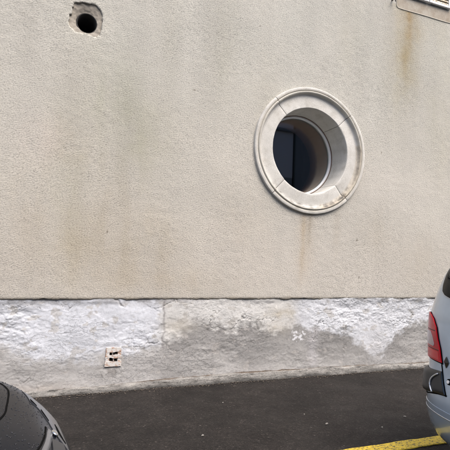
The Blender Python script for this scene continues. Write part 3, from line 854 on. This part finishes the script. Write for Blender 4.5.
def wheels(root, centres, rad, wy):
    first = None
    for x, side in centres:
        y = wy * side
        n = 40
        if first is None:
            V = []; F = []
            prof = [(rad * .66, -.10), (rad * .80, -.105), (rad * .94, -.10), (rad, -.07), (rad, .07), (rad * .94, .10), (rad * .80, .105), (rad * .66, .10)]
            for r_, yy in prof:
                for k in range(n):
                    a = 2 * math.pi * k / n; V.append((r_ * math.cos(a), yy, r_ * math.sin(a)))
            q = len(prof)
            for i in range(q):
                for k in range(n):
                    F.append((i * n + k, i * n + (k + 1) % n, ((i + 1) % q) * n + (k + 1) % n, ((i + 1) % q) * n + k))
            t = mesh('wheel', V, F, M['rubber'], root, True)
            bm = bmesh.new()
            ri = rad * .66
            for k in range(5):
                a = 2 * math.pi * k / 5; mt = Matrix.Rotation(a, 4, 'Y')
                r = bmesh.ops.create_cube(bm, size=1, matrix=mt @ Matrix.Translation((ri * .52, .06, 0)) @ Matrix.Diagonal((ri * .95, .03, .055, 1)))
            bmesh.ops.create_cone(bm, cap_ends=True, segments=24, radius1=.06, radius2=.05, depth=.05, matrix=Matrix.Translation((0, .065, 0)) @ Matrix.Rotation(R(-90), 4, 'X'))
            bmesh.ops.create_cone(bm, cap_ends=True, segments=40, radius1=ri, radius2=ri, depth=.02, matrix=Matrix.Translation((0, 0, 0)) @ Matrix.Rotation(R(90), 4, 'X'))
            rm = bmobj('rim', bm, M['alloy'], t)
            first = (t, rm); rot = 0
        else:
            t = first[0].copy(); COL.objects.link(t); t.parent = root
            rm = first[1].copy(); COL.objects.link(rm); rm.parent = t
        t.location = (x, y, rad); t.rotation_euler = (0, 0, 0 if side > 0 else math.pi)

def arch_trims(c, root, wx, rad, zc, mat):
    for cx in wx:
        for sg in (1, -1):
            pts = []
            for a in np.linspace(R(-12), R(192), 44):
                x, z = cx + rad * math.cos(a), max(zc + rad * math.sin(a), c.z[0] + .01)
                lo, hi = .3, 2.8
                for _ in range(30):
                    mid = (lo + hi) / 2
                    if c.P(mid, z).x < x: lo = mid
                    else: hi = mid
                pts.append((sg * lo, z))
            c.strip('arch_trim', mat, root, pts, .055, .012)
# ---- silver car on the right, seen from behind; local x forward, y left (towards the wall)
def silver_car():
    root = empty('parked_car', (2.55, -3.10, 0.0))
    tag(root, 'silver blue car at the right edge with red tail lamp and dark bumper corner', 'car', 'parked cars')
    tab = [(.17, .16, 3.95, .74), (.24, .08, 4.08, .785), (.34, .035, 4.14, .815), (.46, .02, 4.16, .83), (.60, .03, 4.15, .835), (.72, .045, 4.10, .835), (.86, .05, 3.92, .838), (.98, .055, 3.45, .842),
           (1.08, .06, 3.05, .84), (1.20, .085, 2.85, .825), (1.32, .12, 2.62, .80), (1.44, .165, 2.38, .765), (1.54, .25, 2.12, .70), (1.60, .43, 1.85, .58), (1.625, .70, 1.6, .38), (1.632, 1.0, 1.35, .12)]
    c = Car(tab, .42, 2.7, .6, 2.5)
    us = list(np.linspace(0, 1, 25)[:-1]) + list(np.linspace(1, 2, 40)[:-1]) + list(np.linspace(2, 3, 22))
    us = us + [-u for u in us[::-1][1:-1]]
    zs = list(np.linspace(.17, 1.50, 64)) + list(np.linspace(1.51, 1.632, 24))
    wx = (0.74, 3.32); wr = .30
    keep = lambda p: not (abs(p.y) > .6 and any(math.hypot(p.x - x, p.z - .295) < wr + .055 for x in wx))
    c.body('body', M['silver'], root, zs, us, keep)
    for x in wx:
        for sd_ in (1, -1):
            bm = bmesh.new()
            bmesh.ops.create_cone(bm, cap_ends=True, segments=32, radius1=wr + .07, radius2=wr + .07, depth=.24, matrix=Matrix.Translation((x, sd_ * .56, .30)) @ Matrix.Rotation(R(90), 4, 'X'))
            bmobj('wheel_arch', bm, M['seam'], root)
    box('underbody', .5, 3.7, -.66, .66, .16, .30, M['seam'], root)
    wheels(root, [(wx[0], 1), (wx[0], -1), (wx[1], 1), (wx[1], -1)], wr, .735)
    arch_trims(c, root, wx, wr + .055, .295, M['plastic'])
    # rear bumper: painted lower skin standing proud of the body
    zb = list(np.linspace(.185, .475, 14))
    c.patch('rear_bumper', M['silver'], root, zb, lambda z: -1.12, lambda z: 1.12, .004, 60)
    c.strip('bumper_crease', M['trim'], root, [(u, .437 - .005 * math.cos(u * 2)) for u in np.linspace(-.9, .9, 60)], .006, .006)
    for sg in (1, -1):
        def sided(f0, f1):
            return (f0, f1) if sg > 0 else ((lambda z: -f1(z)), (lambda z: -f0(z)))
        gap = lambda z: float(np.interp(z, [.57, .59, .675, .77, .80], [.288, .292, .328, .353, .356]))
        top = lambda u: float(np.interp(u, [.3, .363, .582, .7, 1.1], [.735, .728, .706, .70, .70]))
        # black corner of the bumper
        nu, nv = 30, 12; V = []; F = []
        uu_ = np.linspace(0, 1, nu + 1)
        for j in range(nv + 1):
            for i in range(nu + 1):
                t = j / nv; lo_ = float(np.interp(uu_[i], [0, .1, .4, 1], [.578, .57, .53, .525]))
                u = .30 + (1.12 - .30) * uu_[i]; z = lo_ + (top(u) - lo_) * t
                if i == 0: u = gap(z) + .008
                else: u = max(u, gap(z) + .008 + .002 * i)
                e = min(t, 1 - t) / .18; off = .030 * math.sqrt(max(0, 1 - (1 - min(1, e)) ** 2)) + .003
                off *= min(1, .35 + (u - gap(z)) * 3.2)
                V.append(c.Q(sg * u, z, off))
        for j in range(nv):
            for i in range(nu): F.append((j * (nu + 1) + i, j * (nu + 1) + i + 1, (j + 1) * (nu + 1) + i + 1, (j + 1) * (nu + 1) + i))
        o = mesh('bumper_corner', V, F, M['plastic'], root, True)
        bmx = bmesh.new(); bmx.from_mesh(o.data); bmesh.ops.recalc_face_normals(bmx, faces=bmx.faces)
        for f_ in bmx.faces: f_.smooth = True
        bmx.to_mesh(o.data); bmx.free()
        ts = np.linspace(0, 1, 20)
        tz = .708 - .138 * ts; tu = .366 + .046 * ts + .055 * np.sin(np.pi * ts) ** .9
        tube('bright_trim', [c.Q(sg * a, b, .0215 + .008 * (a - .366) / .07) for a, b in zip(tu, tz)], .0055, M['trim'], o)
        # tail lamp
        inner = lambda z: float(np.interp(z, [.79, .805, .885, .94, 1.025, 1.08, 1.10, 1.112], [.348, .353, .373, .40, .432, .49, .548, .62]))
        outer = lambda z: float(np.interp(z, [.79, .85, .94, 1.04, 1.09, 1.112], [1.00, 1.02, 1.02, .98, .86, .68]))
        clampz = lambda z: min(max(z, .79), 1.112)
        c.patch('tail_lamp_gasket', M['seam'], root, list(np.linspace(.780, 1.116, 30)), *sided(lambda z: inner(clampz(z)) - .010, lambda z: outer(clampz(z)) + .012), .003, 24)
        L = c.patch('tail_lamp', M['red'], root, list(np.linspace(.79, 1.112, 32)), *sided(inner, outer), .012, 28)
        c.patch('clear_lens', M['clear'], L, list(np.linspace(.885, .985, 10)), *sided(lambda z: float(np.interp(z, [.885, .90, .95, .985], [.455, .442, .475, .52])), lambda z: outer(z) - .02), .0145, 16)
        for zr in (.868, .998):
            c.strip('lens_rib', M['dark_red'], L, [(sg * u, zr - .01 * (u - .4)) for u in np.linspace(inner(zr) + .012, outer(zr) - .01, 20)], .007, .0125)
        c.patch('reflector', M['bright_red'], L, list(np.linspace(.802, .858, 8)), *sided(lambda z: inner(z) + .02, lambda z: .60), .0135, 12)
        # hatch shut line
        c.strip('hatch_gap', M['seam'], root, [(sg * gap(z), z) for z in np.linspace(.575, .785, 16)], .010, .0025)
        c.strip('bumper_gap', M['seam'], root, [(sg * float(u), float(np.interp(u, [.28, .36, .6, 1.1], [.583, .572, .524, .515]))) for u in np.linspace(.28, 1.1, 30)], .009, .0025)
    # rear window
    wl = lambda z: float(np.interp(z, [1.235, 1.245, 1.26, 1.285, 1.33, 1.39, 1.45, 1.52, 1.535], [.25, .34, .415, .475, .515, .54, .565, .56, .50]))
    zw = [1.235, 1.238, 1.245, 1.252, 1.26, 1.272, 1.285] + list(np.linspace(1.30, 1.52, 18)) + [1.528, 1.535]
    f_ = c.patch('rear_window', M['carglass'], root, zw, lambda z: -wl(z), wl, .004, 40)
    for sg in (1, -1):
        c.strip('rear_window_seal', M['trim'], root, [(sg * (wl(z) + .006), z - .002) for z in zw], .007, .003)
    # number-plate recess trim, badge and lock on the hatch
    c.patch('hatch_handle', M['silver'], root, list(np.linspace(.86, .92, 5)), lambda z: -.22, lambda z: .22, .03, 16)
    c.patch('number_plate', plain('plate_white', (.7, .7, .68), .4, var=.05), root, list(np.linspace(.70, .81, 5)), lambda z: -.13, lambda z: .13, .012, 12)
    def local(u, z, off, pts, name, mat, depth):
        o_ = c.Q(u, z, off); n = c.N(u, z); t = n.cross(Vector((0, 0, 1))).normalized() * -1; v = n.cross(t) * -1
        if v.z < 0: v = -v
        bm = bmesh.new(); A = [bm.verts.new(o_ + t * x + v * y + n * q) for x, y, q in pts]
        k = len(A); top = bm.verts.new(o_ + n * depth)
        for i in range(k): bm.faces.new((A[i], A[(i + 1) % k], top))
        bm.faces.new(A[::-1])
        return bmobj(name, bm, mat, root)
    ub, zb_ = .303, .803
    lz = local(ub, zb_, .004, [(0, .042, 0), (.026, 0, 0), (0, -.042, 0), (-.026, 0, 0)], 'badge', M['badge'], .010)
    ul, zl_ = .268, .680
    o_ = c.Q(ul, zl_, .003); n_ = c.N(ul, zl_)
    rot = n_.to_track_quat('Z', 'Y').to_matrix().to_4x4()
    bm = bmesh.new(); bmesh.ops.create_cone(bm, cap_ends=True, segments=24, radius1=.022, radius2=.020, depth=.012, matrix=Matrix.Translation(o_) @ rot)
    lk = bmobj('boot_lock', bm, M['seam'], root)
    bm = bmesh.new(); bmesh.ops.create_cone(bm, cap_ends=True, segments=20, radius1=.015, radius2=.012, depth=.012, matrix=Matrix.Translation(o_ + n_ * .006) @ rot)
    bmobj('lock_barrel', bm, M['chrome'], lk)
    # flank: windows, door gaps, handles, mirrors
    for sg in (1, -1):
        for a, b in ((1.02, 1.24), (1.27, 1.56), (1.59, 1.84)):
            zl = list(np.linspace(1.10, 1.47, 12)); lo, hi = rnd(1.10, 1.47, a, b, .05)
            if sg > 0: c.patch('side_window', M['carglass'], root, zl, lo, hi, .004, 12)
            else: c.patch('side_window', M['carglass'], root, zl, (lambda z, hi=hi: -hi(z)), (lambda z, lo=lo: -lo(z)), .004, 12)
        for a in (1.255, 1.575, 1.90):
            c.strip('door_gap', M['seam'], root, [(sg * a, z) for z in np.linspace(.36, 1.08, 14)], .007, .002)
        for a in (1.30, 1.62):
            c.patch('door_handle', M['plastic'], root, [.95, .965, .98], (lambda z, a=a: sg * a if sg > 0 else -(a + .05)), (lambda z, a=a: a + .05 if sg > 0 else -a), .03, 4)
        p = c.P(sg * 1.90, 1.10); box('mirror', p.x - .05, p.x + .06, p.y + (-.03 if sg > 0 else -.17), p.y + (.17 if sg > 0 else .03), 1.02, 1.16, M['silver'], root, .02)
        a, b = (2.15, 2.62) if sg > 0 else (-2.62, -2.15)
        c.patch('headlight', M['lamp_glass'], root, list(np.linspace(.64, .78, 6)), lambda z: a, lambda z: b, .008, 14)
    c.patch('windscreen', M['carglass'], root, list(np.linspace(1.10, 1.52, 20)), lambda z: 2.42, lambda z: 3.0, .005, 20)
    c.patch('windscreen', M['carglass'], root, list(np.linspace(1.10, 1.52, 20)), lambda z: -3.0, lambda z: -2.42, .005, 20)
    c.patch('front_bumper', M['plastic'], root, list(np.linspace(.24, .5, 8)), lambda z: 2.0, lambda z: 3.0, .02, 30)
    c.patch('front_bumper', M['plastic'], root, list(np.linspace(.24, .5, 8)), lambda z: -3.0, lambda z: -2.0, .02, 30)
    return c, root
silver_car()

# ---- dark car on the left, only the wet front end in view
def dark_car():
    L = 3.96; YW = .116
    root = empty('wet_car', (0.174 - L * math.cos(YW), -3.082 - L * math.sin(YW), 0.0)); root.rotation_euler = (0, 0, YW)
    tag(root, 'wet dark grey car beaded with rain, only its rounded front in the lower left corner', 'car', 'parked cars')
    tab = [(.18, .16, L - .12, .74), (.26, .06, L - .04, .79), (.36, .02, L, .83), (.487, .0, L - .005, .85), (.596, .02, L - .02, .85), (.672, .03, L - .03, .845), (.727, .04, L - .054, .84), (.767, .05, L - .084, .835), (.807, .05, L - .126, .825),
           (.850, .05, L - .182, .812), (.896, .06, L - .295, .80), (.944, .08, L - .5, .79), (1.0, .10, L - .95, .775), (1.07, .16, L - 1.2, .75), (1.18, .30, L - 1.5, .70), (1.30, .45, L - 1.8, .63), (1.38, .65, L - 2.1, .54), (1.42, .95, L - 2.4, .36), (1.43, 1.15, L - 2.6, .12)]
    c = Car(tab, .42, 2.7, 1.1, 3.2)
    us = list(np.linspace(0, 1, 22)[:-1]) + list(np.linspace(1, 2, 40)[:-1]) + [3 - t ** 1.7 for t in np.linspace(1, 0, 70)]
    us = us + [-u for u in us[::-1][1:-1]]
    zs = list(np.linspace(.18, .62, 24)) + list(np.linspace(.63, .998, 90)) + list(np.linspace(1.006, 1.36, 30)) + list(np.linspace(1.365, 1.43, 14))
    wx = (.72, L - .78); wr = .285
    keep = lambda p: not (abs(p.y) > .6 and any(math.hypot(p.x - x, p.z - .28) < wr + .05 for x in wx))
    c.body('body', M['darkpaint'], root, zs, us, keep)
    for x in wx:
        for sd_ in (1, -1):
            bm = bmesh.new()
            bmesh.ops.create_cone(bm, cap_ends=True, segments=32, radius1=wr + .065, radius2=wr + .065, depth=.24, matrix=Matrix.Translation((x, sd_ * .57, .285)) @ Matrix.Rotation(R(90), 4, 'X'))
            bmobj('wheel_arch', bm, M['seam'], root)
    box('underbody', .5, 3.5, -.66, .66, .16, .30, M['seam'], root)
    wheels(root, [(wx[0], 1), (wx[0], -1), (wx[1], 1), (wx[1], -1)], wr, .745)
    for sg in (1, -1):
        for a, b in ((1.10, 1.42), (1.46, 1.86)):
            zl = list(np.linspace(1.0, 1.30, 10)); lo, hi = rnd(1.0, 1.30, a, b, .06)
            if sg > 0: c.patch('side_window', M['carglass'], root, zl, lo, hi, .004, 12)
            else: c.patch('side_window', M['carglass'], root, zl, (lambda z, hi=hi: -hi(z)), (lambda z, lo=lo: -lo(z)), .004, 12)
        for a in (1.44, 1.93):
            c.strip('door_gap', M['seam'], root, [(sg * a, z) for z in np.linspace(.36, .98, 14)], .007, .002)
        p = c.P(sg * 1.9, 1.0); box('mirror', p.x - .05, p.x + .06, p.y + (-.03 if sg > 0 else -.16), p.y + (.16 if sg > 0 else .03), .97, 1.09, M['darkpaint'], root, .02)
        a, b = (.72, 1.0) if sg > 0 else (-1.0, -.72)
        c.patch('tail_lamp', M['red'], root, list(np.linspace(.66, .90, 8)), lambda z: a, lambda z: b, .008, 10)
        a, b = (2.45, 3.0) if sg > 0 else (-3.0, -2.45)
        c.patch('windscreen', M['carglass'], root, list(np.linspace(.99, 1.30, 14)), lambda z: a, lambda z: b, .005, 18)
    c.patch('rear_window', M['carglass'], root, list(np.linspace(1.0, 1.32, 12)), lambda z: -.6, lambda z: .6, .005, 24)
    arch_trims(c, root, wx, wr + .05, .28, M['plastic'])
    # bonnet edge, nose joint, grille and badge
    def curve(pts, n=40):
        p = np.array(pts); t = np.linspace(0, 1, len(p)); q = np.linspace(0, 1, n)
        return list(zip(np.interp(q, t, p[:, 0]), np.interp(q, t, p[:, 1])))
    c.strip('bonnet_edge', M['seam'], root, curve([(2.70, .896), (2.77, .886), (2.829, .882), (2.889, .882), (2.934, .885), (2.99, .890), (3.03, .899), (3.07, .907), (3.16, .916)]), .007, .002)
    c.strip('nose_joint', M['seam'], root, curve([(3.010, .826), (3.038, .834), (3.09, .844), (3.146, .852), (3.202, .855), (3.286, .858), (3.4, .86)]), .007, .002)
    g = c.patch('grille', M['plastic'], root, list(np.linspace(.775, .819, 6)), lambda z: 3.030 + (z - .775) * .45, lambda z: 3.36, .004, 20)
    o_ = c.Q(3.016, .802, .006); n_ = c.N(3.016, .802); rot = n_.to_track_quat('Z', 'Y').to_matrix().to_4x4()
    bm = bmesh.new(); bmesh.ops.create_uvsphere(bm, u_segments=24, v_segments=12, radius=1, matrix=Matrix.Translation(o_) @ rot @ Matrix.Diagonal((.022, .015, .008, 1)))
    bmobj('badge', bm, M['chrome'], root, True)
    c.strip('grille_bezel', M['bezel'], root, curve([(3.012, .812), (3.03, .820), (3.07, .829), (3.118, .837), (3.19, .844), (3.3, .847)]), .022, .003)
    # lamp strip wrapped over the nose, with dark reflections painted on as black wedges
    hz = [.75, .762, .785, .80, .815, .83, .842, .850]
    hin = lambda z: float(np.interp(z, hz, [3.040, 3.036, 3.020, 3.004, 2.985, 2.962, 2.945, 2.935]))
    hl = c.patch('nose_lamp', M['lamp_smoke'], root, list(np.linspace(.752, .849, 22)), lambda z: hin(z) - .10, hin, .003, 14)
    for z0, z1, d0, d1 in ((.834, .846, .004, .020), (.806, .822, .003, .016), (.760, .782, .020, .034)):
        c.patch('lamp_reflection', M['seam'], hl, list(np.linspace(z0, z1, 5)), (lambda z, z0=z0, z1=z1, d0=d0, d1=d1: hin(z) - d0 - (d1 - d0) * max(0.06, (z - z0) / (z1 - z0))), (lambda z, d0=d0: hin(z) - d0), .005, 4)
    # rain beads
    V = []; F = []
    def bead(p, n, r_):
        a = n.cross(Vector((.3, .2, 1))).normalized(); b = n.cross(a); b0 = len(V)
        for hh, rr_ in ((0, 1), (.30, .85), (.52, .5)):
            for k in range(7):
                an = 2 * math.pi * k / 7; V.append(p + (a * math.cos(an) + b * math.sin(an)) * r_ * rr_ + n * (r_ * hh))
        V.append(p + n * r_ * .6)
        for j in (0, 1):
            for k in range(7): F.append((b0 + j * 7 + k, b0 + j * 7 + (k + 1) % 7, b0 + j * 7 + 7 + (k + 1) % 7, b0 + j * 7 + 7 + k))
        for k in range(7): F.append((b0 + 14 + k, b0 + 14 + (k + 1) % 7, b0 + 21))
    for _ in range(2600):
        t = random.random(); v = 3 + random.choice((-1, 1)) * .62 * t ** 1.7; z = random.uniform(.74, .965)
        if z < .86 and random.random() > .16 + .5 * max(0, (z - .80) / .06): continue
        bead(c.P(v, z), c.N(v, z), random.choice((.0015, .0018, .0022, .0026, .003, .004)))
    o = mesh('rain_beads', V, F, M['water'], root, True); o['kind'] = 'stuff'
    return c, root
DC, DR = dark_car()

# ------------------------------------------------------------------ scraps on the asphalt
M['scrap'] = plain('pale_scrap', (.24, .23, .21), .7, var=.3, scale=120)
def scrap(x, y, s, ang, label, name='stone_chip'):
    bm = bmesh.new(); n = 9; top = []; bot = []
    for k in range(n):
        a = 2 * math.pi * k / n; r_ = s * .66 * random.uniform(.7, 1.15)
        px, py = r_ * math.cos(a) * 1.5, r_ * math.sin(a) * .8
        bot.append(bm.verts.new((px, py, 0))); top.append(bm.verts.new((px * .75, py * .75, s * random.uniform(.25, .45))))
    for k in range(n):
        k2 = (k + 1) % n; bm.faces.new((bot[k], bot[k2], top[k2], top[k]))
    bm.faces.new(top); bm.faces.new(bot[::-1])
    o = bmobj(name, bm, M['scrap']); o.location = (x, y, .006); o.rotation_euler = (0, 0, ang)
    tag(o, label, 'stone chip', 'pale chips on the asphalt')
scrap(1.28, -1.43, .016, .3, 'small pale chip on the asphalt farthest left, near the bottom edge')
scrap(2.37, -1.23, .011, 1.1, 'tiny pale chip on open asphalt, straight below the round window')
scrap(2.44, -1.50, .018, .2, 'largest whitish chip on the asphalt, just above the yellow line start')
scrap(3.29, -1.55, .016, -.3, 'pale chip on the asphalt closest to the silver car')
scrap(2.88, -1.71, .013, .6, 'small pale chip on the asphalt right beside the yellow line')
scrap(1.74, -0.71, .012, .6, 'tiny pale chip on the asphalt nearest the wall foot')

# ------------------------------------------------------------------ grit at the foot of the wall
def grit():
    bm = bmesh.new()
    for _ in range(900):
        x = random.uniform(-1.2, 6.2); d = random.expovariate(1 / .035)
        y = -.062 - d; r_ = random.uniform(.002, .0065)
        mt = Matrix.Translation((x, y, .006)) @ Matrix.Rotation(random.uniform(0, 6.28), 4, 'Z') @ Matrix.Diagonal((r_ * random.uniform(.8, 2.2), r_, r_ * .6, 1))
        bmesh.ops.create_icosphere(bm, subdivisions=1, radius=1, matrix=mt)
    o = bmobj('grit', bm, plain('brown_grit', (.12, .10, .08), .9, var=.6, scale=60))
    tag(o, 'fine brown grit gathered along the foot of the wall', kind='stuff')
grit()
